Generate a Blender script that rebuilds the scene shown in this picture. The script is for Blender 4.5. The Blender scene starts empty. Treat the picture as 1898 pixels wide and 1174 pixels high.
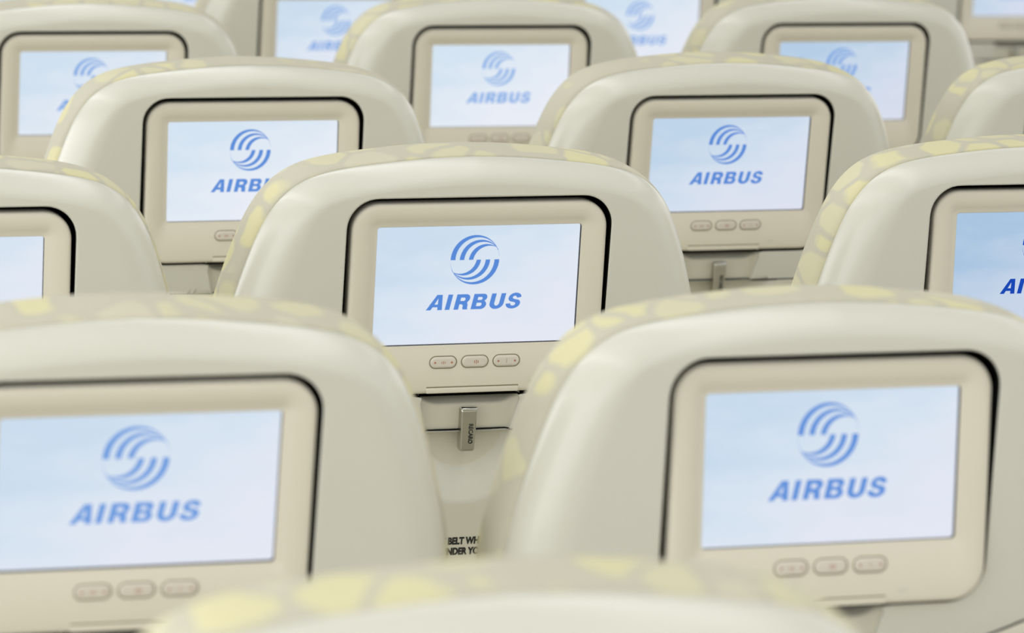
import bpy, bmesh, math, random
from mathutils import Vector, Matrix

scene = bpy.context.scene
col = scene.collection
R_ = math.radians

# ------------------------------------------------------------------ camera
Z0 = 1.0                                     # height of the monitors' centres above the floor
YAW, PITCH, ROLL = 0.31266, 0.15712, 0.02283
FPX = 7494.1
cam_data = bpy.data.cameras.new('camera')
cam = bpy.data.objects.new('camera', cam_data)
col.objects.link(cam)
fw = Vector((math.sin(YAW) * math.cos(PITCH), math.cos(YAW) * math.cos(PITCH), -math.sin(PITCH)))
rt = Vector((math.cos(YAW), -math.sin(YAW), 0))
up = rt.cross(fw)
rt2 = math.cos(ROLL) * rt + math.sin(ROLL) * up
up2 = -math.sin(ROLL) * rt + math.cos(ROLL) * up
CAM = Vector((-0.5553, -0.8688, Z0 + 0.5172))
cam.matrix_world = Matrix(((rt2.x, up2.x, -fw.x, CAM.x), (rt2.y, up2.y, -fw.y, CAM.y),
                           (rt2.z, up2.z, -fw.z, CAM.z), (0, 0, 0, 1)))
cam_data.sensor_width = 36
cam_data.lens = FPX * 36 / 1898
cam_data.clip_start = 0.05
cam_data.dof.use_dof = True
cam_data.dof.focus_distance = 3.62
cam_data.dof.aperture_fstop = cam_data.lens / 1000 / 0.0152
scene.camera = cam

# ------------------------------------------------------------------ light
world = bpy.data.worlds.new('cabin_ambient')
scene.world = world
world.use_nodes = True
world.node_tree.nodes['Background'].inputs[0].default_value = (1, 1, 1, 1)
world.node_tree.nodes['Background'].inputs[1].default_value = 0.3


def strip_light(name, x, y, z, w, l, watts, rot=(0, 0, 0), c=(1, 0.985, 0.96)):
    ld = bpy.data.lights.new(name, 'AREA')
    ld.shape = 'RECTANGLE'
    ld.size, ld.size_y = w, l
    ld.energy = watts
    ld.color = c
    o = bpy.data.objects.new(name, ld)
    col.objects.link(o)
    o.location = (x, y, z)
    o.rotation_euler = rot
    return o


COOL = (0.945, 0.975, 1.0)
strip_light('ceiling_strip_aisle', -0.62, 2.8, 2.26, 0.2, 11.0, 22, c=COOL)
strip_light('ceiling_strip_centre', 0.73, 2.8, 2.26, 0.35, 11.0, 22, c=COOL)
strip_light('ceiling_strip_far_aisle', 2.05, 2.8, 2.26, 0.2, 11.0, 14, c=COOL)

# the row of side windows and the bin lights on the left, then fill added on the right and behind the camera
strip_light('side_daylight_fill', -1.8, 2.6, 1.35, 1.1, 10.5, 74, rot=(0, R_(-90), 0), c=COOL)
strip_light('side_daylight_fill', 3.35, 2.6, 1.35, 1.1, 10.5, 28, rot=(0, R_(90), 0), c=COOL)  # added fill from the right, lifts the upright faces against the tops
strip_light('rear_fill', 0.3, -2.9, 1.35, 3.6, 1.5, 11, rot=(R_(90), 0, 0), c=COOL)  # added fill with no lamp there, brightens the faces turned to the camera

scene.view_settings.view_transform = 'Standard'
scene.view_settings.look = 'None'
scene.view_settings.gamma = 1
scene.view_settings.use_curve_mapping = False
scene.view_settings.exposure = 0.03


# ------------------------------------------------------------------ materials
def lin(c):
    return tuple(((v / 255) / 12.92 if v / 255 <= 0.04045 else ((v / 255 + 0.055) / 1.055) ** 2.4) for v in c)


def mat(name, rgb, rough=0.5, metal=0.0, spec=0.5, bump=0.0, bscale=600, var=0.0):
    m = bpy.data.materials.new(name)
    m.use_nodes = True
    nt = m.node_tree
    b = nt.nodes['Principled BSDF']
    b.inputs['Base Color'].default_value = (*rgb, 1)
    b.inputs['Roughness'].default_value = rough
    b.inputs['Metallic'].default_value = metal
    b.inputs['Specular IOR Level'].default_value = spec
    tc = nt.nodes.new('ShaderNodeTexCoord')
    if bump:
        n = nt.nodes.new('ShaderNodeTexNoise')
        n.inputs['Scale'].default_value = bscale
        n.inputs['Detail'].default_value = 2
        nt.links.new(tc.outputs['Object'], n.inputs['Vector'])
        bp = nt.nodes.new('ShaderNodeBump')
        bp.inputs['Strength'].default_value = bump
        bp.inputs['Distance'].default_value = 0.001
        nt.links.new(n.outputs['Fac'], bp.inputs['Height'])
        nt.links.new(bp.outputs['Normal'], b.inputs['Normal'])
    if var:
        n = nt.nodes.new('ShaderNodeTexNoise')
        n.inputs['Scale'].default_value = 9
        nt.links.new(tc.outputs['Object'], n.inputs['Vector'])
        mx = nt.nodes.new('ShaderNodeMix')
        mx.data_type = 'RGBA'
        mx.inputs[6].default_value = (*[v * (1 - var) for v in rgb], 1)
        mx.inputs[7].default_value = (*[min(1, v * (1 + var)) for v in rgb], 1)
        nt.links.new(n.outputs['Fac'], mx.inputs[0])
        nt.links.new(mx.outputs[2], b.inputs['Base Color'])
    return m


M_SHELL = mat('cream_plastic', (0.73, 0.713, 0.628), 0.27, spec=0.55, bump=0.05, bscale=900, var=0.015)
M_BEZEL = mat('beige_plastic', (0.80, 0.745, 0.62), 0.5, spec=0.3, bump=0.05, bscale=900, var=0.015)
M_TRAY = mat('grey_beige_plastic', (0.72, 0.69, 0.575), 0.5, spec=0.35, bump=0.05, bscale=900, var=0.015)
M_BLACK = mat('gap_shade_black', (0.006, 0.006, 0.006), 0.7, spec=0.15, var=0.01)  # black put in for the shade of the monitor gap and tray slit
M_GROOVE = mat('groove_brown', (0.27, 0.235, 0.15), 0.7, spec=0.1, var=0.01)
M_BUTTON = mat('button_pale', (0.78, 0.72, 0.62), 0.45, var=0.01)
M_RED = mat('print_red', (0.50, 0.16, 0.10), 0.6, var=0.01)
M_INK = mat('print_black', (0.02, 0.02, 0.02), 0.6, var=0.01)
M_CHROME = mat('satin_metal', (0.50, 0.49, 0.42), 0.28, metal=1.0, var=0.02)
M_BRIGHT = mat('bright_metal', (0.85, 0.86, 0.86), 0.12, metal=1.0, var=0.01)
M_METAL = mat('seat_frame_metal', (0.55, 0.55, 0.55), 0.35, metal=1.0, var=0.02)
M_WALL = mat('cabin_lining', (0.84, 0.83, 0.80), 0.6, bump=0.05, var=0.01)
M_CARPET = mat('carpet', (0.50, 0.47, 0.40), 0.95, bump=0.6, bscale=350, var=0.12)


def fabric():
    m = bpy.data.materials.new('pebble_fabric')
    m.use_nodes = True
    nt = m.node_tree
    N, L = nt.nodes, nt.links
    b = N['Principled BSDF']
    b.inputs['Roughness'].default_value = 0.8
    b.inputs['Specular IOR Level'].default_value = 0.25
    tc = N.new('ShaderNodeTexCoord')
    oi = N.new('ShaderNodeObjectInfo')
    mul = N.new('ShaderNodeMath'); mul.operation = 'MULTIPLY'; mul.inputs[1].default_value = 7.0
    L.new(oi.outputs['Random'], mul.inputs[0])
    add = N.new('ShaderNodeVectorMath'); add.operation = 'ADD'
    L.new(tc.outputs['Object'], add.inputs[0])
    L.new(mul.outputs[0], add.inputs[1])
    mp = N.new('ShaderNodeMapping')
    mp.inputs['Scale'].default_value = (1.0, 0.75, 1.3)
    mp.inputs['Rotation'].default_value = (0.3, 0.5, 0.4)
    L.new(add.outputs[0], mp.inputs[0])
    nz = N.new('ShaderNodeTexNoise'); nz.inputs['Scale'].default_value = 25
    L.new(mp.outputs[0], nz.inputs['Vector'])
    dis = N.new('ShaderNodeVectorMath'); dis.operation = 'SCALE'; dis.inputs['Scale'].default_value = 0.016
    L.new(nz.outputs['Color'], dis.inputs[0])
    a2 = N.new('ShaderNodeVectorMath'); a2.operation = 'ADD'
    L.new(mp.outputs[0], a2.inputs[0]); L.new(dis.outputs[0], a2.inputs[1])
    vo = N.new('ShaderNodeTexVoronoi'); vo.inputs['Scale'].default_value = 26
    L.new(a2.outputs[0], vo.inputs['Vector'])
    ed = N.new('ShaderNodeTexVoronoi'); ed.feature = 'DISTANCE_TO_EDGE'; ed.inputs['Scale'].default_value = 26
    L.new(a2.outputs[0], ed.inputs['Vector'])
    sep = N.new('ShaderNodeSeparateColor')
    L.new(vo.outputs['Color'], sep.inputs[0])
    cr = N.new('ShaderNodeValToRGB')
    cr.color_ramp.interpolation = 'CONSTANT'
    e = cr.color_ramp.elements
    G1, G2 = (0.62, 0.59, 0.48, 1), (0.68, 0.64, 0.50, 1)
    Y1, Y2 = (0.75, 0.70, 0.44, 1), (0.71, 0.67, 0.47, 1)
    e[0].position = 0; e[0].color = Y2
    e[1].position = 0.2; e[1].color = Y1
    for p_, c_ in ((0.55, G2), (0.66, Y2), (0.84, G1)):
        q = e.new(p_); q.color = c_
    L.new(sep.outputs[0], cr.inputs[0])
    # round pebbles: inside where the distance to the edge is large enough
    er = N.new('ShaderNodeValToRGB')
    er.color_ramp.elements[0].position = 0.55
    er.color_ramp.elements[0].color = (1, 1, 1, 1)
    er.color_ramp.elements[1].position = 0.68
    er.color_ramp.elements[1].color = (0, 0, 0, 1)
    L.new(vo.outputs['Distance'], er.inputs[0])
    er2 = N.new('ShaderNodeValToRGB')
    er2.color_ramp.elements[0].position = 0.03
    er2.color_ramp.elements[1].position = 0.12
    L.new(ed.outputs['Distance'], er2.inputs[0])
    mul2 = N.new('ShaderNodeMath'); mul2.operation = 'MULTIPLY'
    L.new(er.outputs[0], mul2.inputs[0]); L.new(er2.outputs[0], mul2.inputs[1])
    mx = N.new('ShaderNodeMix'); mx.data_type = 'RGBA'
    mx.inputs[6].default_value = (0.61, 0.58, 0.47, 1)
    L.new(mul2.outputs[0], mx.inputs[0]); L.new(cr.outputs[0], mx.inputs[7])
    L.new(mx.outputs[2], b.inputs['Base Color'])
    wv = N.new('ShaderNodeTexNoise'); wv.inputs['Scale'].default_value = 900
    L.new(tc.outputs['Object'], wv.inputs['Vector'])
    bp = N.new('ShaderNodeBump'); bp.inputs['Strength'].default_value = 0.25; bp.inputs['Distance'].default_value = 0.001
    L.new(wv.outputs['Fac'], bp.inputs['Height']); L.new(bp.outputs[0], b.inputs['Normal'])
    return m


M_FABRIC = fabric()


def emissive(name, ink):
    """what the panel of a monitor shows; the object's colour (red channel) is that monitor's contrast"""
    m = bpy.data.materials.new(name)
    m.use_nodes = True
    nt = m.node_tree
    N, L = nt.nodes, nt.links
    N.remove(N['Principled BSDF'])
    em = N.new('ShaderNodeEmission')
    gm = N.new('ShaderNodeGamma')
    oi = N.new('ShaderNodeObjectInfo')
    sp = N.new('ShaderNodeSeparateColor')
    L.new(oi.outputs['Color'], sp.inputs[0])
    gl = N.new('ShaderNodeMath'); gl.operation = 'MULTIPLY'; gl.inputs[1].default_value = 2.0
    L.new(sp.outputs[1 if ink else 0], gl.inputs[0])
    L.new(gl.outputs[0], gm.inputs['Gamma'])
    if ink:
        gm.inputs['Color'].default_value = (*lin((84, 133, 212)), 1)
    else:
        tc = N.new('ShaderNodeTexCoord')
        sx = N.new('ShaderNodeSeparateXYZ')
        L.new(tc.outputs['Object'], sx.inputs[0])
        # 0 at the blue upper left, 1 at the pale lower right
        mx_ = N.new('ShaderNodeMath'); mx_.operation = 'MULTIPLY_ADD'; mx_.inputs[1].default_value = 2.9; mx_.inputs[2].default_value = 0.42
        L.new(sx.outputs['X'], mx_.inputs[0])
        mz_ = N.new('ShaderNodeMath'); mz_.operation = 'MULTIPLY_ADD'; mz_.inputs[1].default_value = -5.0
        L.new(sx.outputs['Z'], mz_.inputs[0]); L.new(mx_.outputs[0], mz_.inputs[2])
        mp = N.new('ShaderNodeMapping'); mp.inputs['Scale'].default_value = (1, 1, 2.6); mp.inputs['Rotation'].default_value = (0, 0.35, 0)
        L.new(tc.outputs['Object'], mp.inputs[0])
        nz = N.new('ShaderNodeTexNoise'); nz.inputs['Scale'].default_value = 14; nz.inputs['Detail'].default_value = 3
        L.new(mp.outputs[0], nz.inputs['Vector'])
        nn = N.new('ShaderNodeMath'); nn.operation = 'MULTIPLY_ADD'; nn.inputs[1].default_value = 0.9
        L.new(nz.outputs['Fac'], nn.inputs[0])
        ofs = N.new('ShaderNodeMath'); ofs.operation = 'SUBTRACT'; ofs.inputs[1].default_value = 0.45
        L.new(mz_.outputs[0], ofs.inputs[0]); L.new(ofs.outputs[0], nn.inputs[2])
        cr = N.new('ShaderNodeValToRGB')
        e = cr.color_ramp.elements
        e[0].position = 0.0; e[0].color = (*lin((201, 219, 236)), 1)
        e[1].position = 1.0; e[1].color = (*lin((229, 231, 242)), 1)
        q = e.new(0.45); q.color = (*lin((218, 228, 240)), 1)
        L.new(nn.outputs[0], cr.inputs[0])
        L.new(cr.outputs[0], gm.inputs['Color'])
    L.new(gm.outputs[0], em.inputs['Color'])
    em.inputs['Strength'].default_value = 1.0
    L.new(em.outputs[0], N['Material Output'].inputs[0])
    return m


M_SKY = emissive('screen_sky', False)
M_LOGO = emissive('screen_logo_ink', True)


# ------------------------------------------------------------------ mesh helpers (millimetres: u right, y away from the camera, v up)
MM = 0.001


class MB:
    def __init__(self):
        self.bm = bmesh.new()
        self.mats = []

    def slot(self, m):
        if m not in self.mats:
            self.mats.append(m)
        return self.mats.index(m)

    def loop(self, pts):
        return [self.bm.verts.new((u * MM, y * MM, v * MM)) for u, y, v in pts]

    def bridge(self, a, b, m, smooth=True, closed=True):
        n = len(a)
        s = self.slot(m)
        for i in range(n if closed else n - 1):
            j = (i + 1) % n
            f = self.bm.faces.new((a[i], a[j], b[j], b[i]))
            f.material_index = s
            f.smooth = smooth

    def cap(self, a, m, smooth=False, flip=False):
        f = self.bm.faces.new(a if not flip else a[::-1])
        f.material_index = self.slot(m)
        f.smooth = smooth

    def box(self, u0, u1, y0, y1, v0, v1, m, bev=0.0):
        t = bmesh.new()
        bmesh.ops.create_cube(t, size=1)
        for w in t.verts:
            w.co = Vector(((u0 + u1) / 2 + w.co.x * (u1 - u0), (y0 + y1) / 2 + w.co.y * (y1 - y0), (v0 + v1) / 2 + w.co.z * (v1 - v0))) * MM
        if bev:
            bmesh.ops.bevel(t, geom=t.edges[:], offset=bev * MM, segments=3, affect='EDGES', profile=0.5)
        me = bpy.data.meshes.new('t')
        t.to_mesh(me); t.free()
        self.add_mesh(me, m, Matrix.Identity(4), smooth=bool(bev))

    def add_mesh(self, me, m, mtx, smooth=False):
        s = self.slot(m)
        vs = [self.bm.verts.new(mtx @ v.co) for v in me.vertices]
        for p in me.polygons:
            try:
                f = self.bm.faces.new([vs[i] for i in p.vertices])
            except ValueError:
                continue
            f.material_index = s
            f.smooth = smooth
        bpy.data.meshes.remove(me)

    def build(self, name, parent=None, normals=True):
        if normals:
            bmesh.ops.recalc_face_normals(self.bm, faces=self.bm.faces[:])
        me = bpy.data.meshes.new(name)
        self.bm.to_mesh(me)
        self.bm.free()
        for m in self.mats:
            me.materials.append(m)
        o = bpy.data.objects.new(name, me)
        col.objects.link(o)
        if parent:
            o.parent = parent
        return o


def rrect(u0, u1, v0, v1, r, n=10):
    """rounded rectangle, counter-clockwise from the right side; r = (top, bottom) radii"""
    rt_, rb = r if isinstance(r, tuple) else (r, r)
    out = []
    for cx, cz, a0, rr in ((u1 - rt_, v1 - rt_, 0, rt_), (u0 + rt_, v1 - rt_, 90, rt_), (u0 + rb, v0 + rb, 180, rb), (u1 - rb, v0 + rb, 270, rb)):
        for k in range(n + 1):
            a = R_(a0 + 90 * k / n)
            out.append((cx + rr * math.cos(a), cz + rr * math.sin(a)))
    return out


def catmull(pts, n=8):
    out = []
    P_ = [pts[0]] + list(pts) + [pts[-1]]
    for i in range(1, len(P_) - 2):
        p0, p1, p2, p3 = P_[i - 1:i + 3]
        for k in range(n):
            t = k / n
            out.append(tuple(0.5 * (2 * p1[j] + (p2[j] - p0[j]) * t + (2 * p0[j] - 5 * p1[j] + 4 * p2[j] - p3[j]) * t * t
                                    + (-p0[j] + 3 * p1[j] - 3 * p2[j] + p3[j]) * t ** 3) for j in (0, 1)))
    out.append(tuple(pts[-1]))
    return out


def resample(pts, n, closed=False):
    if closed:
        pts = pts + [pts[0]]
    L = [0]
    for a, b in zip(pts, pts[1:]):
        L.append(L[-1] + math.dist(a, b))
    out = []
    k = 0
    m = n if closed else n - 1
    for i in range(n):
        t = L[-1] * i / m
        while k < len(L) - 2 and L[k + 1] < t:
            k += 1
        s = (t - L[k]) / max(1e-9, L[k + 1] - L[k])
        out.append(tuple(pts[k][j] * (1 - s) + pts[k + 1][j] * s for j in (0, 1)))
    return out


# outline of the seat back, right half from the top centre down
HALF = [(0, 107.5), (40, 106), (80, 102.5), (112, 98.5), (135, 93.5), (152, 86.5), (167, 75), (180, 57.5), (190, 36), (199, 10),
        (206, -14), (213, -42), (218, -75), (221, -120), (222, -180), (222, -300), (221, -420), (216, -470), (198, -505), (150, -518), (70, -520), (0, -520)]


def outline(n=360):
    h = catmull(HALF, 8)
    full = h + [(-u, v) for u, v in h[::-1]][1:-1]
    return resample(full, n, closed=True)                       # clockwise seen from the camera


OUT = outline()


def normals2(pts):
    n = len(pts)
    out = []
    for i in range(n):
        a, b = pts[i - 1], pts[(i + 1) % n]
        t = (b[0] - a[0], b[1] - a[1])
        l = math.hypot(*t) or 1
        out.append((-t[1] / l, t[0] / l))                       # outward for a clockwise loop
    return out


NRM = normals2(OUT)
if NRM[0][1] < 0:
    NRM = [(-a, -b) for a, b in NRM]


def back_y(v):
    """how far behind the monitor's face the shell lies at height v"""
    if v > 75:
        return -3.0
    if v > -98:
        return -3.0 + (75 - v) * 7.0 / 173
    d = -98 - v
    return 4.0 + d * 0.12 * min(1, 0.5 + d / 60)


# opening of the shell: monitor bay with the latch bay hanging under it
def opening():
    o = []
    W_, T, B = 118.5, 78.6, -99.3
    r = 27

    def arc(cx, cz, rr, a0, a1, n=10):
        return [(cx + rr * math.cos(R_(a0 + (a1 - a0) * k / n)), cz + rr * math.sin(R_(a0 + (a1 - a0) * k / n))) for k in range(n + 1)]
    o += [(0, T)]
    o += arc(W_ - r, T - r, r, 90, 0)
    o += arc(W_ - r, B + r, r, 0, -90)
    o += [(50, B), (45, B - 0.6)] + arc(44 - 3, B - 5, 4, 60, 0, 4) + [(43, -112), (41, -122)] + [(38.5, -132.6), (20, -133), (0, -133)]
    full = o + [(-u, v) for u, v in o[::-1]][1:-1]
    return [(u - 0.9 if v > -99 else u, v) for u, v in full]


OPEN = opening()


def match_to(outer, inner):
    """one point on the inner loop for each point of the outer, by arc share around matched corner angles"""
    n = len(outer)
    inn = resample(inner, 1600, closed=True)
    c = (0, -10)

    def ang(p):
        return math.atan2(p[0] - c[0], p[1] - c[1])
    res = []
    k = 0
    # monotone match on angle of direction from the centre
    angs = [ang(p) for p in inn]
    for p in outer:
        a = ang(p)
        best = min(range(len(inn)), key=lambda i: abs(math.atan2(math.sin(angs[i] - a), math.cos(angs[i] - a))))
        res.append(inn[best])
    return res


def dent(u, v):
    """the shell gives way behind the scoop of the tray table"""
    if v > -133.1:
        return 0.0
    r = math.dist((u, v), (-3, -131))
    k = max(0.0, min(1.0, 1 - (r - 62) / 4))
    if abs(u) > 38.4:
        k *= max(0.0, min(1.0, (-v - 133.1) / 1.5))
    return 17 * k


def shell(parent):
    mb = MB()
    rings = []
    K = 9
    for k in range(K + 1):                                      # rounded edge from the seam to the face
        a = R_(90 * k / K)
        ring = []
        for (u, v), (nx, nz) in zip(OUT, NRM):
            topness = max(0, nz) ** 1.5
            Rr = 36 * (1 - topness) + 18 * topness
            D = 38 * (1 - topness) + 30 * topness
            s = Rr * (1 - math.cos(a))
            y = D * (1 - math.sin(a))
            uu, vv = u - nx * s, v - nz * s
            ring.append((uu, y + back_y(vv), vv))
        rings.append(mb.loop(ring))
    edge = [(p.co.x / MM, p.co.z / MM) for p in rings[-1]]
    # return lip under the fabric
    lip = mb.loop([(u - nx * 3, 44 + back_y(v), v - nz * 3) for (u, v), (nx, nz) in zip(OUT, NRM)])
    mb.bridge(lip, rings[0], M_SHELL)
    for a, b in zip(rings, rings[1:]):
        mb.bridge(a, b, M_SHELL)
    inn = match_to(edge, OPEN)
    prev = rings[-1]
    G = 40
    for g in range(1, G + 1):
        t = g / G
        t = 1 - (1 - t) ** 1.6
        ring = []
        for (a, b), (c, d) in zip(edge, inn):
            f = 1 - 1.6 / max(3.0, math.dist((a, b), (c, d)))
            tt = t * f
            uu, vv = a + (c - a) * tt, b + (d - b) * tt
            ring.append((uu, back_y(vv) + dent(uu, vv), vv))
        cur = mb.loop(ring)
        mb.bridge(prev, cur, M_SHELL)
        prev = cur
    cur = mb.loop([(c, back_y(d) + 0.7 + dent(c, d), d) for c, d in inn])
    mb.bridge(prev, cur, M_SHELL)
    deep = mb.loop([(c, back_y(d) + (6 if d > -101 else 20), d) for c, d in inn])
    n0 = len(mb.bm.faces)
    mb.bridge(cur, deep, M_BLACK, smooth=False)  # lip coloured black as the shade inside the gap
    s = mb.slot(M_SHELL)
    mb.bm.faces.ensure_lookup_table()
    for f in mb.bm.faces[n0:]:
        if f.calc_center_median().z / MM < -101:
            f.material_index = s
    return mb.build('back_shell', parent)


def back_lining(parent):
    """inside of the monitor bay, coloured black for the shade in the gap"""
    mb = MB()
    pts = [(-u, v) for u, v in rrect(-119.5, 119.5, -99.5, 78.6, 27)]
    a = mb.loop([(u, back_y(v) + 2.0, v) for u, v in pts])
    b = mb.loop([(u, 39, v) for u, v in pts])
    mb.bridge(a, b, M_BLACK, smooth=False)
    mb.cap(b, M_BLACK)
    return mb.build('monitor_bay', parent)


def latch_bay(parent):
    """panel behind the latch with the finger recess above it"""
    mb = MB()
    prof = [(-134.3, 14.2), (-133, 14), (-122, 13), (-110.5, 12.2), (-109, 12.6), (-108, 14.6), (-105, 21), (-100, 29), (-95, 34), (-88, 37)]
    rows = []
    us = [-46, -42, -40, -36, -33, -30, -26, -20, 0, 20, 26, 30, 33, 36, 40, 42, 46]
    for v, y in prof:
        rows.append(mb.loop([(u, y - (6 if abs(u) > 44 else (2 if abs(u) > 41.5 else 0)), v + (5.5 * max(0, (abs(u) - 26) / 16) ** 2 if -112 < v < -103 else 0)) for u in us]))
    for a, b in zip(rows, rows[1:]):
        mb.bridge(a, b, M_TRAY, closed=False)
    return mb.build('latch_panel', parent)


def tray(parent):
    mb = MB()
    # top edge follows a shallow curve that rises at both ends
    W_ = 178

    def top(u):
        return -133.2 + (0 if abs(u) < 88 else 17 * min(1, (abs(u) - 88) / 62) ** 1.5)
    NU = 72
    # grid with circles of the scoop: polar mesh around (0,-131)
    C = (-1, -133)
    R1, R2 = 35.5, 67
    angs = [R_(180 + 180 * k / 48) for k in range(49)]

    def yy(v, extra=0.0):
        return back_y(v) - 2.0 + extra
    depth_in = 15.0

    def ring(r, e, m=0):
        return mb.loop([(C[0] + r * math.cos(a), yy(C[1] + r * math.sin(a), e), C[1] - 0.2 + r * math.sin(a)) for a in angs])
    inner = [ring(r, depth_in) for r in (2, 14, 26, R1 - 0.8)]
    for a, b in zip(inner, inner[1:]):
        mb.bridge(a, b, M_TRAY, closed=False)
    lst = inner[-1]
    for k, (r, e) in enumerate(((R1, depth_in - 0.3), (R1 + 1, depth_in - 0.8), (R1 + 14, depth_in * 0.55), (R2 - 4, 0.9), (R2, 0.0), (R2 + 1.5, 0.0))):
        nx = ring(r, e)
        mb.bridge(lst, nx, M_SHELL if k > 1 else M_TRAY, closed=False)  # lighter plastic on the scoop's slope, darker inside: its shading put into colour
        lst = nx
    # outside of the scoop: to the plate's border
    border = []
    V_BOT = -400
    for a in angs:
        dx, dz = math.cos(a), math.sin(a)
        # ray / box intersection
        t = 1e9
        if dx > 1e-6: t = min(t, (W_ - C[0]) / dx)
        if dx < -1e-6: t = min(t, (-W_ - C[0]) / dx)
        if dz < -1e-6: t = min(t, (V_BOT - C[1]) / dz)
        border.append((C[0] + dx * t, C[1] + dz * t))
    prev = lst
    for g in range(1, 13):
        t = g / 12
        pts = []
        for (bu, bv), a in zip(border, angs):
            su, sv = C[0] + (R2 + 1.5) * math.cos(a), C[1] - 0.2 + (R2 + 1.5) * math.sin(a)
            u, v = su + (bu - su) * t, sv + (bv - sv) * t
            pts.append((u, v))
        pts = [(u, max(V_BOT, v)) for u, v in pts]
        cur = mb.loop([(u, yy(v, 0), v) for u, v in pts])
        mb.bridge(prev, cur, M_TRAY, closed=False)
        prev = cur
    # rising shoulders of the top edge, left and right of the scoop
    for s in (-1, 1):
        us = [C[0] + s * (R2 + 1.5) + (s * W_ - C[0] - s * (R2 + 1.5)) * k / 20 for k in range(21)]
        lo = mb.loop([(u, yy(-133.2) - 0.02, -133.3) for u in us])
        hi = mb.loop([(u, yy(top(u)) - 0.02, top(u) + 0.01) for u in us])
        mb.bridge(lo, hi, M_TRAY, closed=False)
        e1 = mb.loop([(u, yy(top(u)) + 0.5, top(u) + 0.6) for u in us])
        mb.bridge(hi, e1, M_TRAY, closed=False)
    # black strip along the top edge, standing in for the slit's shade
    us = [-W_ + 2 * W_ * k / 80 for k in range(81)]
    a = mb.loop([(u, (back_y(top(u)) - 0.8) if abs(u) > 38 else 12.6, top(u) + 0.2) for u in us])
    b = mb.loop([(u, (back_y(top(u)) - 0.25) if abs(u) > 38 else 12.4, top(u) + 1.9) for u in us])
    mb.bridge(a, b, M_BLACK, closed=False, smooth=False)
    # printed notice, two lines
    for txt, vc in (('FASTEN SEAT BELT WHILE SEATED', -236.5), ('LIFE VEST UNDER YOUR SEAT', -246.5)):
        add_text(mb, txt, 6.3, 1.0, vc, lambda v: yy(v, -0.25), M_INK, sx=0.76, off=0.055, slope=0.12)
    return mb.build('tray_table', parent)


def text_mesh(txt, size, off=0.0, spacing=1.0):
    c = bpy.data.curves.new('t', 'FONT')
    c.body = txt
    c.size = size
    c.offset = off * size
    c.align_x = 'CENTER'
    c.align_y = 'CENTER'
    c.space_character = spacing
    c.resolution_u = 3
    o = bpy.data.objects.new('t', c)
    col.objects.link(o)
    dg = bpy.context.evaluated_depsgraph_get()
    me = bpy.data.meshes.new_from_object(o.evaluated_get(dg))
    bpy.data.objects.remove(o)
    bpy.data.curves.remove(c)
    return me


def add_text(mb, txt, cap_mm, u, v, yf, m, sx=1.0, off=0.02, rot=0.0, slope=0.0):
    me = text_mesh(txt, cap_mm / 0.7 * MM, off)
    y = yf(v) * MM
    mtx = Matrix.Translation((u * MM, y, v * MM)) @ Matrix(((1, 0, 0, 0), (0, 0, 0, 0), (0, 1, 0, 0), (0, 0, 0, 1)))
    # text lies in x/y of its own mesh -> x/z of the seat; lean it with the panel
    mtx = Matrix.Translation((u * MM, y, v * MM)) @ Matrix.Rotation(R_(90), 4, 'X') @ Matrix.Rotation(rot, 4, 'Z') @ Matrix.Diagonal((sx, 1, 1, 1))
    if slope:
        sh = Matrix.Identity(4)
        sh[1][2] = -slope
        mtx = Matrix.Translation((u * MM, y, v * MM)) @ sh @ Matrix.Rotation(R_(90), 4, 'X') @ Matrix.Rotation(rot, 4, 'Z') @ Matrix.Diagonal((sx, 1, 1, 1))
    mb.add_mesh(me, m, mtx)


def cushion(parent):
    mb = MB()
    prof = [(-6, 41), (-1.5, 36.5), (2.2, 38.5), (4.6, 44), (6.2, 52), (6.6, 62), (5.8, 72), (3, 84), (-3, 95), (-14, 104), (-32, 110), (-60, 113)]
    rings = []
    for o_, y in prof:
        pts = []
        for (u, v), (nx, nz) in zip(OUT, NRM):
            k = 1.0 if nz < 0.2 else 1.0 - 0.75 * nz
            oo = o_ * k if o_ > 0 else o_
            if v < -100 and o_ > 0:
                oo = min(oo, 6.5)
            uu, vv = u + nx * oo, v + nz * oo
            pts.append((uu, y + back_y(max(v, -520)), vv))
        rings.append(mb.loop(pts))
    for a, b in zip(rings, rings[1:]):
        mb.bridge(a, b, M_FABRIC)
    # close the sitting side, pulling towards a centre line
    prev = rings[-1]
    base = [(p.co.x / MM, p.co.y / MM, p.co.z / MM) for p in prev]
    for t in (0.35, 0.7, 0.97):
        cur = mb.loop([(u * (1 - t), y + 4 * math.sin(t * 1.5), v + (min(40, max(-420, v)) - v) * t) for u, y, v in base])
        mb.bridge(prev, cur, M_FABRIC)
        prev = cur
    o = mb.build('backrest_cushion', parent)
    return o


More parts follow.
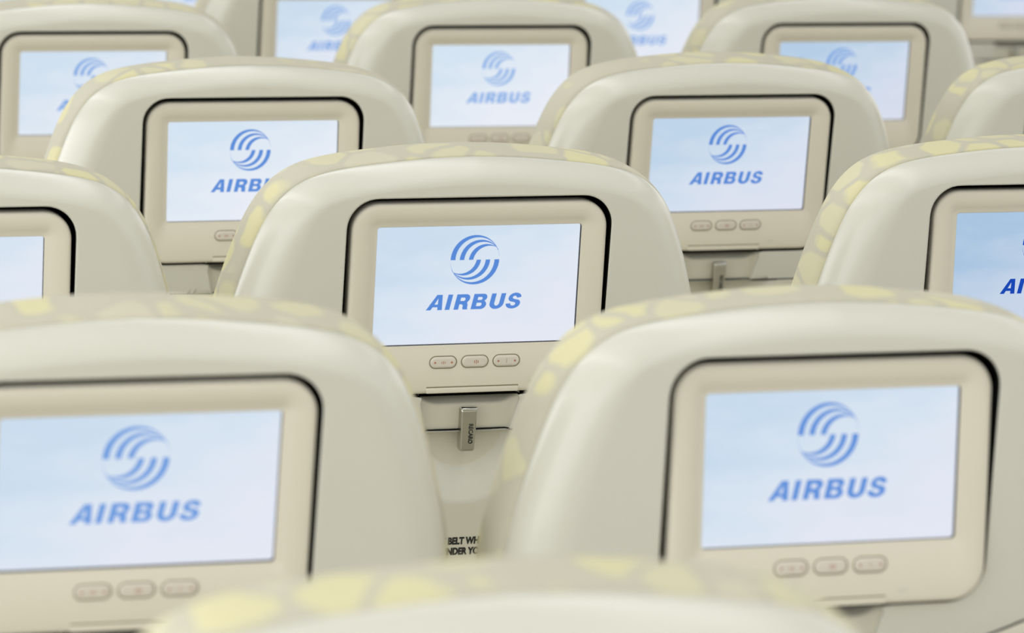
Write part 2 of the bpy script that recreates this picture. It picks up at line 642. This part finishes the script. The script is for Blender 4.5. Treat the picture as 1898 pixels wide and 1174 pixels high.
def monitor(parent):
    mb = MB()
    r = (24, 24)
    U, T, B = 114.3, 73.2, -96.0

    def ring(ins, y, rr=None):
        r0 = 24 - ins if rr is None else rr
        return mb.loop([(u, y, v) for u, v in rrect(-U + ins, U - ins, B + ins, T - ins, max(0.5, r0))])
    back = ring(1.5, 20)
    l0 = ring(0, 14)
    mb.cap(back, M_BEZEL)
    mb.bridge(back, l0, M_BEZEL)
    prof = [(0, 3.2), (0.5, 1.6), (1.5, 0.6), (3.2, 0.05), (4.5, 0)]
    prev = l0
    for ins, y in prof:
        cur = ring(ins, y)
        mb.bridge(prev, cur, M_BEZEL)
        prev = cur
    # shallow step framing the screen
    W2, H2 = 91.2, 52.4
    n = 10

    def sring(e, y, rr):
        return mb.loop([(u, y, v) for u, v in rrect(-W2 - e, W2 + e, -H2 - e, H2 + e, rr)])
    for e, y, rr, m in ((6.2, 0.0, 7, M_BEZEL), (5.6, 0.7, 6.5, M_BEZEL), (1.0, 1.3, 3.2, M_BEZEL), (0.2, 1.7, 2.6, M_BEZEL), (0.2, 6.0, 2.6, M_INK)):
        cur = sring(e, y, rr)
        mb.bridge(prev, cur, m, smooth=(m is M_BEZEL))
        prev = cur
    # moulded pull tab on the lower edge
    mb.box(-41.5, 41.5, -1.3, 4, -95.2, -90.6, M_BEZEL, 0.8)
    mb.box(-41.5, 41.5, -0.12, 2, -90.4, -89.4, M_GROOVE)
    # small moulded mark beside the tab
    mk = [(54 + 4.2 * math.cos(a) , -86.6 + 1.1 * math.sin(a)) for a in [2 * math.pi * k / 20 for k in range(20)]]
    a = mb.loop([(u, -0.1, v) for u, v in mk]); b = mb.loop([(u, 1, v) for u, v in mk])
    mb.bridge(a, b, M_TRAY); mb.cap(a, M_TRAY)
    mon = mb.build('monitor', parent)
    mon['label'] = 'beige seat-back monitor housing with rounded corners'
    # screen
    sb = MB()
    lp = sb.loop([(u, 5.0, v) for u, v in rrect(-W2, W2, -H2, H2, 2.4)])
    bk = sb.loop([(u, 6.6, v) for u, v in rrect(-W2, W2, -H2, H2, 2.4)])
    sb.cap(lp, M_SKY)
    sb.bridge(lp, bk, M_INK, smooth=False)
    sb.cap(bk, M_INK)
    for me in logo_meshes():
        sb.add_mesh(me, M_LOGO, Matrix.Identity(4))
    sc_ = sb.build('screen', mon, normals=False)
    sc_['label'] = 'lit screen showing a pale sky, a round swirl emblem and a blue word'
    sc_.color = (0.5, 0.5, 0.5, 1)
    # three buttons
    for k, cu in enumerate((-27.6, 0.9, 29.4)):
        bb = MB()
        cv = -67.6

        def pill(e, y, hw=11.6, hh=4.9):
            r_ = hh + e
            return bb.loop([(u, y, v) for u, v in rrect(cu - hw - e, cu + hw + e, cv - r_, cv + r_, r_ - 0.02, 8)])
        p0 = pill(0.9, 1.5); p1 = pill(0.9, -0.15); p2 = pill(0.0, -0.15)
        bb.bridge(p0, p1, M_GROOVE, smooth=False); bb.bridge(p1, p2, M_GROOVE, smooth=False)
        p3 = pill(-0.1, -0.5); p4 = pill(-0.9, -1.1)
        p5 = pill(-2.2, -1.3)
        bb.bridge(p2, p3, M_BUTTON); bb.bridge(p3, p4, M_BUTTON); bb.bridge(p4, p5, M_BUTTON)
        bb.cap(p5, M_BUTTON)

        def dot(u, rr=0.85, m=M_RED):
            c = bb.loop([(u + rr * math.cos(t), -1.42, cv + rr * math.sin(t)) for t in [2 * math.pi * i / 12 for i in range(12)]])
            bb.cap(c, m)

        def bar(u, w, h):
            c = bb.loop([(u - w / 2, -1.42, cv - h / 2), (u + w / 2, -1.42, cv - h / 2), (u + w / 2, -1.42, cv + h / 2), (u - w / 2, -1.42, cv + h / 2)])
            bb.cap(c, M_RED)
        if k == 0:
            dot(cu - 7.5); dot(cu + 7.5)
            for q in (-1.5, 0, 1.5):
                bar(cu + q, 0.5, 2.6 - abs(q) * 0.6)
        elif k == 1:
            for q in (-1.6, 0, 1.6):
                bar(cu + 1 + q, 0.6, 3.6 - abs(q) * 0.8)
        else:
            dot(cu - 7.5); dot(cu + 7.5); bar(cu, 0.3, 4.0)
        bo = bb.build('button', mon)
        bo['label'] = ('oval button with two red dots and a small icon', 'oval button with a small red bar icon',
                       'oval rocker button with two red dots and a dividing line')[k]
    return mon


def arc3(a, b, c, n=24):
    """points on the circle through a, b, c from a to c"""
    ax, ay = a; bx, by = b; cx, cy = c
    d = 2 * (ax * (by - cy) + bx * (cy - ay) + cx * (ay - by))
    ux = ((ax ** 2 + ay ** 2) * (by - cy) + (bx ** 2 + by ** 2) * (cy - ay) + (cx ** 2 + cy ** 2) * (ay - by)) / d
    uy = ((ax ** 2 + ay ** 2) * (cx - bx) + (bx ** 2 + by ** 2) * (ax - cx) + (cx ** 2 + cy ** 2) * (bx - ax)) / d
    r = math.dist((ux, uy), a)
    t0 = math.atan2(ay - uy, ax - ux); t1 = math.atan2(by - uy, bx - ux); t2 = math.atan2(cy - uy, cx - ux)
    while t1 > t0: t1 -= 2 * math.pi
    while t2 > t1: t2 -= 2 * math.pi
    return [(ux + r * math.cos(t0 + (t2 - t0) * k / n), uy + r * math.sin(t0 + (t2 - t0) * k / n)) for k in range(n + 1)]


def poly_mesh(loops, y):
    c = bpy.data.curves.new('t', 'CURVE')
    c.dimensions = '2D'
    c.fill_mode = 'BOTH'
    for lp in loops:
        s = c.splines.new('POLY')
        s.points.add(len(lp) - 1)
        for p, (a, b) in zip(s.points, lp):
            p.co = (a * MM, b * MM, 0, 1)
        s.use_cyclic_u = True
    o = bpy.data.objects.new('t', c)
    col.objects.link(o)
    dg = bpy.context.evaluated_depsgraph_get()
    me = bpy.data.meshes.new_from_object(o.evaluated_get(dg))
    bpy.data.objects.remove(o)
    bpy.data.curves.remove(c)
    for v in me.vertices:
        v.co = Vector((v.co.x, y * MM, v.co.y))
    return me


def logo_meshes():
    out = []
    CU, CV, RR, Y = -2.4, 21.7, 21.9, 4.75
    cres = [(((-1, 0), (0.03, 0.9995), (1, 0.13)), ((-0.80, 0), (0.14, 0.905), (0.995, 0.12))),
            (((-0.628, 0), (0.24, 0.805), (0.94, 0.40)), ((-0.44, 0), (0.28, 0.715), (0.935, 0.39))),
            (((-0.25, 0), (0.45, 0.628), (0.82, 0.52)), ((-0.07, 0), (0.48, 0.545), (0.815, 0.51)))]
    for o_, i_ in cres:
        lp = arc3(*o_) + arc3(*i_)[::-1]
        for s in (1, -1):
            out.append(poly_mesh([[(CU + RR * s * a, CV + RR * s * b) for a, b in lp]], Y))

    def arc(cx, cy, rx, ry, a0, a1, n=12):
        return [(cx + rx * math.cos(R_(a0 + (a1 - a0) * k / n)), cy + ry * math.sin(R_(a0 + (a1 - a0) * k / n))) for k in range(n + 1)]
    S_ = 0.31
    letters = {
        'A': (0, [[(0, 0), (0.50, 1), (0.86, 1), (1.06, 0), (0.75, 0), (0.72, 0.19), (0.40, 0.19), (0.31, 0)],
                  [(0.48, 0.37), (0.695, 0.37), (0.635, 0.76)]]),
        'I': (1.24, [[(0, 0), (0, 1), (S_, 1), (S_, 0)]]),
        'R': (1.82, [[(0, 0), (0, 1)] + arc(0.62, 0.72, 0.30, 0.28, 90, -50) + [(0.80, 0.42), (0.86, 0.32), (0.88, 0.1), (0.93, 0), (0.60, 0), (0.56, 0.12), (0.55, 0.26), (0.47, 0.34), (S_, 0.34), (S_, 0)],
                     [(S_, 0.56)] + arc(0.52, 0.67, 0.10, 0.11, -90, 90, 8) + [(S_, 0.78)]]),
        'B': (2.95, [[(0, 0), (0, 1)] + arc(0.64, 0.755, 0.27, 0.245, 90, -55, 10) + [(0.80, 0.53)] + arc(0.64, 0.28, 0.32, 0.28, 50, -90, 12),
                     [(S_, 0.60)] + arc(0.52, 0.695, 0.10, 0.095, -90, 90, 8) + [(S_, 0.79)],
                     [(S_, 0.20)] + arc(0.54, 0.31, 0.11, 0.11, -90, 90, 8) + [(S_, 0.42)]]),
        'U': (4.12, [[(0, 1), (0, 0.36)] + arc(0.47, 0.36, 0.47, 0.38, 180, 360, 18) + [(0.94, 1), (0.94 - S_, 1), (0.94 - S_, 0.38)] + arc(0.47, 0.38, 0.16, 0.18, 0, -180, 12) + [(S_, 1)]]),
        'S': (5.22, [arc(0.50, 0.70, 0.42, 0.32, 5, 180, 14) + arc(0.42, 0.68, 0.34, 0.26, 180, 250, 6) +
                     [(0.52, 0.40), (0.61, 0.34)] + arc(0.46, 0.29, 0.16, 0.11, 10, -170, 10) + [(0.28, 0.33), (0.0, 0.31)] +
                     arc(0.46, 0.30, 0.47, 0.32, 182, 360, 16) + arc(0.56, 0.34, 0.37, 0.25, 0, 60, 6) +
                     [(0.50, 0.60), (0.37, 0.66)] + arc(0.48, 0.71, 0.13, 0.10, 190, 10, 8) + [(0.66, 0.68)]]),
    }
    H_ = 13.6
    U0, V0 = -44.2, -22.3
    for ch, (ox, lps) in letters.items():
        loops = [[(U0 + H_ * (ox + a + 0.22 * b), V0 + H_ * b) for a, b in lp] for lp in lps]
        out.append(poly_mesh(loops, Y))
    return out


def latch(parent):
    mb = MB()
    # swivelling bar over the slit, slightly narrower at its foot
    secs = [(-150.5, 5.6, 6.5), (-149.5, 6.1, 5.0), (-148, 6.3, 4.4), (-130, 6.7, 4.0), (-114, 6.9, 4.2), (-112.5, 6.9, 5.0)]
    rings = []
    for v, hw, y in secs:
        rings.append(mb.loop([(-hw, 15, v), (-hw, y + 1.0, v), (-hw + 1.0, y, v), (hw - 1.0, y, v), (hw, y + 1.0, v), (hw, 15, v)]))
    for a, b in zip(rings, rings[1:]):
        mb.bridge(a, b, M_CHROME, smooth=False)
    mb.cap(rings[0], M_CHROME)
    mb.cap(rings[-1], M_BRIGHT)
    mb.box(-7.1, 7.1, 3.4, 12, -112.6, -110.6, M_BRIGHT, 0.7)
    add_text(mb, 'RECARO', 3.7, 1.8, -134.0, lambda v: 3.75, M_INK, sx=0.88, off=0.03, rot=R_(-90))
    o = mb.build('table_latch', parent)
    o['label'] = 'silver metal swivel latch with vertical black lettering'
    return o


def seat_base(parent):
    """sitting part; the Empty stands on the floor under the seat back"""
    mb = MB()
    mb.box(-216, 216, 190, 660, 370, 470, M_FABRIC, 28)
    mb.build('seat_cushion', parent)
    mb = MB()
    for s in (-1, 1):
        mb.box(s * 150 - 14, s * 150 + 14, 160, 640, 340, 375, M_METAL, 3)
    mb.box(-212, 212, 240, 275, 315, 350, M_METAL, 8)
    mb.box(-212, 212, 540, 575, 315, 350, M_METAL, 8)
    for s in (-1, 1):
        mb.box(s * 150 - 10, s * 150 + 10, 150, 185, 350, 560, M_METAL, 3)
    mb.build('seat_frame', parent)
    for y0, lean in ((250, -40), (550, 30)):
        for s in (-1, 1):
            lg = MB()
            a = lg.loop([(s * 150 + du, y0 + dy, 320) for du, dy in ((-12, -10), (12, -10), (12, 10), (-12, 10))])
            b = lg.loop([(s * 150 + du * 0.9, y0 + lean + dy, 6) for du, dy in ((-12, -10), (12, -10), (12, 10), (-12, 10))])
            c = lg.loop([(s * 150 + du * 1.6, y0 + lean + dy * 1.8, 0) for du, dy in ((-12, -10), (12, -10), (12, 10), (-12, 10))])
            lg.bridge(a, b, M_METAL, smooth=False); lg.bridge(b, c, M_METAL, smooth=False); lg.cap(a, M_METAL); lg.cap(c, M_METAL)
            lg.build('leg', parent)
    mb = MB()
    mb.box(217, 249, 215, 600, 600, 640, M_SHELL, 12)
    mb.box(224, 242, 230, 270, 330, 605, M_METAL, 3)
    mb.build('armrest', parent)


# ------------------------------------------------------------------ the setting
def quad_box(name, x0, x1, y0, y1, z0, z1, m):
    mb = MB()
    mb.box(x0 * 1000, x1 * 1000, y0 * 1000, y1 * 1000, z0 * 1000, z1 * 1000, m)
    o = mb.build(name)
    o['kind'] = 'structure'
    return o


XL, XR, YN, YF, ZC = -1.85, 3.4, -3.0, 9.5, 2.3
quad_box('floor', XL - 0.1, XR + 0.1, YN - 0.1, YF + 0.1, -0.1, 0.0, M_CARPET)
quad_box('ceiling', XL - 0.1, XR + 0.1, YN - 0.1, YF + 0.1, ZC, ZC + 0.1, M_WALL)
quad_box('wall_left', XL - 0.1, XL, YN, YF, 0, ZC, M_WALL)
quad_box('wall_right', XR, XR + 0.1, YN, YF, 0, ZC, M_WALL)
quad_box('wall_front', XL, XR, YF, YF + 0.1, 0, ZC, M_WALL)
quad_box('wall_back', XL, XR, YN - 0.1, YN, 0, ZC, M_WALL)

# ------------------------------------------------------------------ seats
PITCH_M = 0.8
COLX = [0.0, 0.4706, 1.0016, 1.4689, 2.462]
ALPHA = 0.0877
GROUP = 'cream seats with seat-back monitors'

root0 = bpy.data.objects.new('airplane_seat', None)
col.objects.link(root0)
TILTING = {'back_shell', 'monitor_bay', 'latch_panel', 'tray_table', 'backrest_cushion', 'monitor', 'table_latch'}
shell(root0)
back_lining(root0)
latch_bay(root0)
tray(root0)
cushion(root0)
monitor(root0)
latch(root0)
seat_base(root0)


def children(o):
    return [c for c in bpy.data.objects if c.parent == o]


def copy_tree(o, parent=None):
    c = o.copy()
    col.objects.link(c)
    c.parent = parent
    for ch in children(o):
        copy_tree(ch, c)
    return c


def kind_name(o):
    return o.name.split('.')[0]


# column, row, (dx, dy, dz, extra recline, yaw), screen contrast, label
SEATS = [
    (0, 1, (0, 0, 0, 0, 0), (1.0, 0.7), 'nearest cream seat, only its blurred rounded top seen along the bottom edge'),
    (0, 2, (-0.0007, 0.0104, -0.0028, 0.0941, -0.0161), (1.0, 0.75), 'large blurred cream seat at the lower left, its screen cut by the left edge'),
    (1, 2, (-0.0030, -0.0096, -0.0007, -0.0828, -0.0037), (1.05, 0.85), 'large blurred cream seat at the lower right with its whole screen showing'),
    (0, 3, (0.0015, -0.0011, -0.0007, 0.0062, 0.0003), (0.95, 1), 'cream seat cut by the left edge, just behind the large lower left seat'),
    (1, 3, (0.0002, 0.0023, 0.0003, 0.0218, 0.0017), (1.0, 0.95), 'sharp cream seat in the centre with a metal latch under its screen'),
    (2, 3, (0.0030, -0.0027, 0.0027, -0.0467, 0.0004), (1.75, 1.9), 'cream seat cut by the right edge at mid height, screen a deeper blue'),
    (1, 4, (0.0015, -0.0030, 0.0013, -0.0452, 0.0041), (0.8, 0.9), 'cream seat left behind the centre seat, its blue word half hidden'),
    (2, 4, (0.0025, 0.0005, -0.0007, 0.0431, 0.0109), (1.25, 0.95), 'cream seat right behind the centre seat, emblem and whole word visible'),
    (3, 4, (0, 0, 0, 0, 0), (1.3, 0.8), 'cream seat at the right edge showing only its rounded upper left shoulder'),
    (1, 5, (0.0007, -0.0004, -0.0012, 0.0267, -0.0047), (0.9, 0.65), 'cream seat at the upper left, second row behind the centre, screen half covered'),
    (2, 5, (-0.0050, -0.0012, 0.0033, -0.0332, -0.0085), (0.8, 0.6), 'blurred cream seat at the top centre with a full pale screen'),
    (3, 5, (-0.0014, 0.0057, 0.0041, 0.0161, 0.0050), (1.45, 0.75), 'cream seat at the upper right, its bluish screen covered at lower left'),
    (1, 6, (0, 0, 0, 0, 0), (1.0, 0.6), 'far seat peeping over the upper left seat in the top left corner'),
    (2, 6, (-0.0007, -0.0004, -0.0055, 0.0038, 0.0012), (1.0, 0.65), 'far blurred seat between the upper left and the top centre seats'),
    (3, 6, (0.0014, -0.0005, 0, -0.0038, 0.0043), (0.9, 0.65), 'far blurred seat between the top centre and the upper right seats'),
    (2, 7, (0, 0, 0, 0, 0), (1.0, 0.6), 'farthest seat glimpsed at the top edge above the upper left seat'),
    (4, 7, (0, 0, 0, 0, 0), (1.5, 0.6), 'far blurred seat across the aisle in the top right corner'),
]
roots = []
for i, (c, r, fit, con, label) in enumerate(SEATS):
    o = root0 if i == 0 else copy_tree(root0)
    roots.append(o)
for o, (c, r, (dx, dy, dz, da, dyaw), con, label) in zip(roots, SEATS):
    o.location = (COLX[c], r * PITCH_M, 0)
    o['label'] = label
    o['category'] = 'airplane seat'
    o['group'] = GROUP
    # the monitor swivels inside the shell, so its tilt differs a little from the back's
    body = Matrix.Translation((dx, dy, Z0 + dz)) @ Matrix.Rotation(dyaw, 4, 'Z')
    back_tilt = ALPHA + da * (0.8 if da > 0 else 0.4)
    pose = body @ Matrix.Rotation(back_tilt, 4, 'X')
    monitor_pose = body @ Matrix.Rotation(ALPHA + da, 4, 'X')
    for ch in children(o):
        if kind_name(ch) in TILTING:
            ch.matrix_basis = monitor_pose if kind_name(ch) == 'monitor' else pose
        for s in children(ch):
            if kind_name(s) == 'screen':
                s.color = (con[0] / 2, con[1] / 2, 0.5, 1)
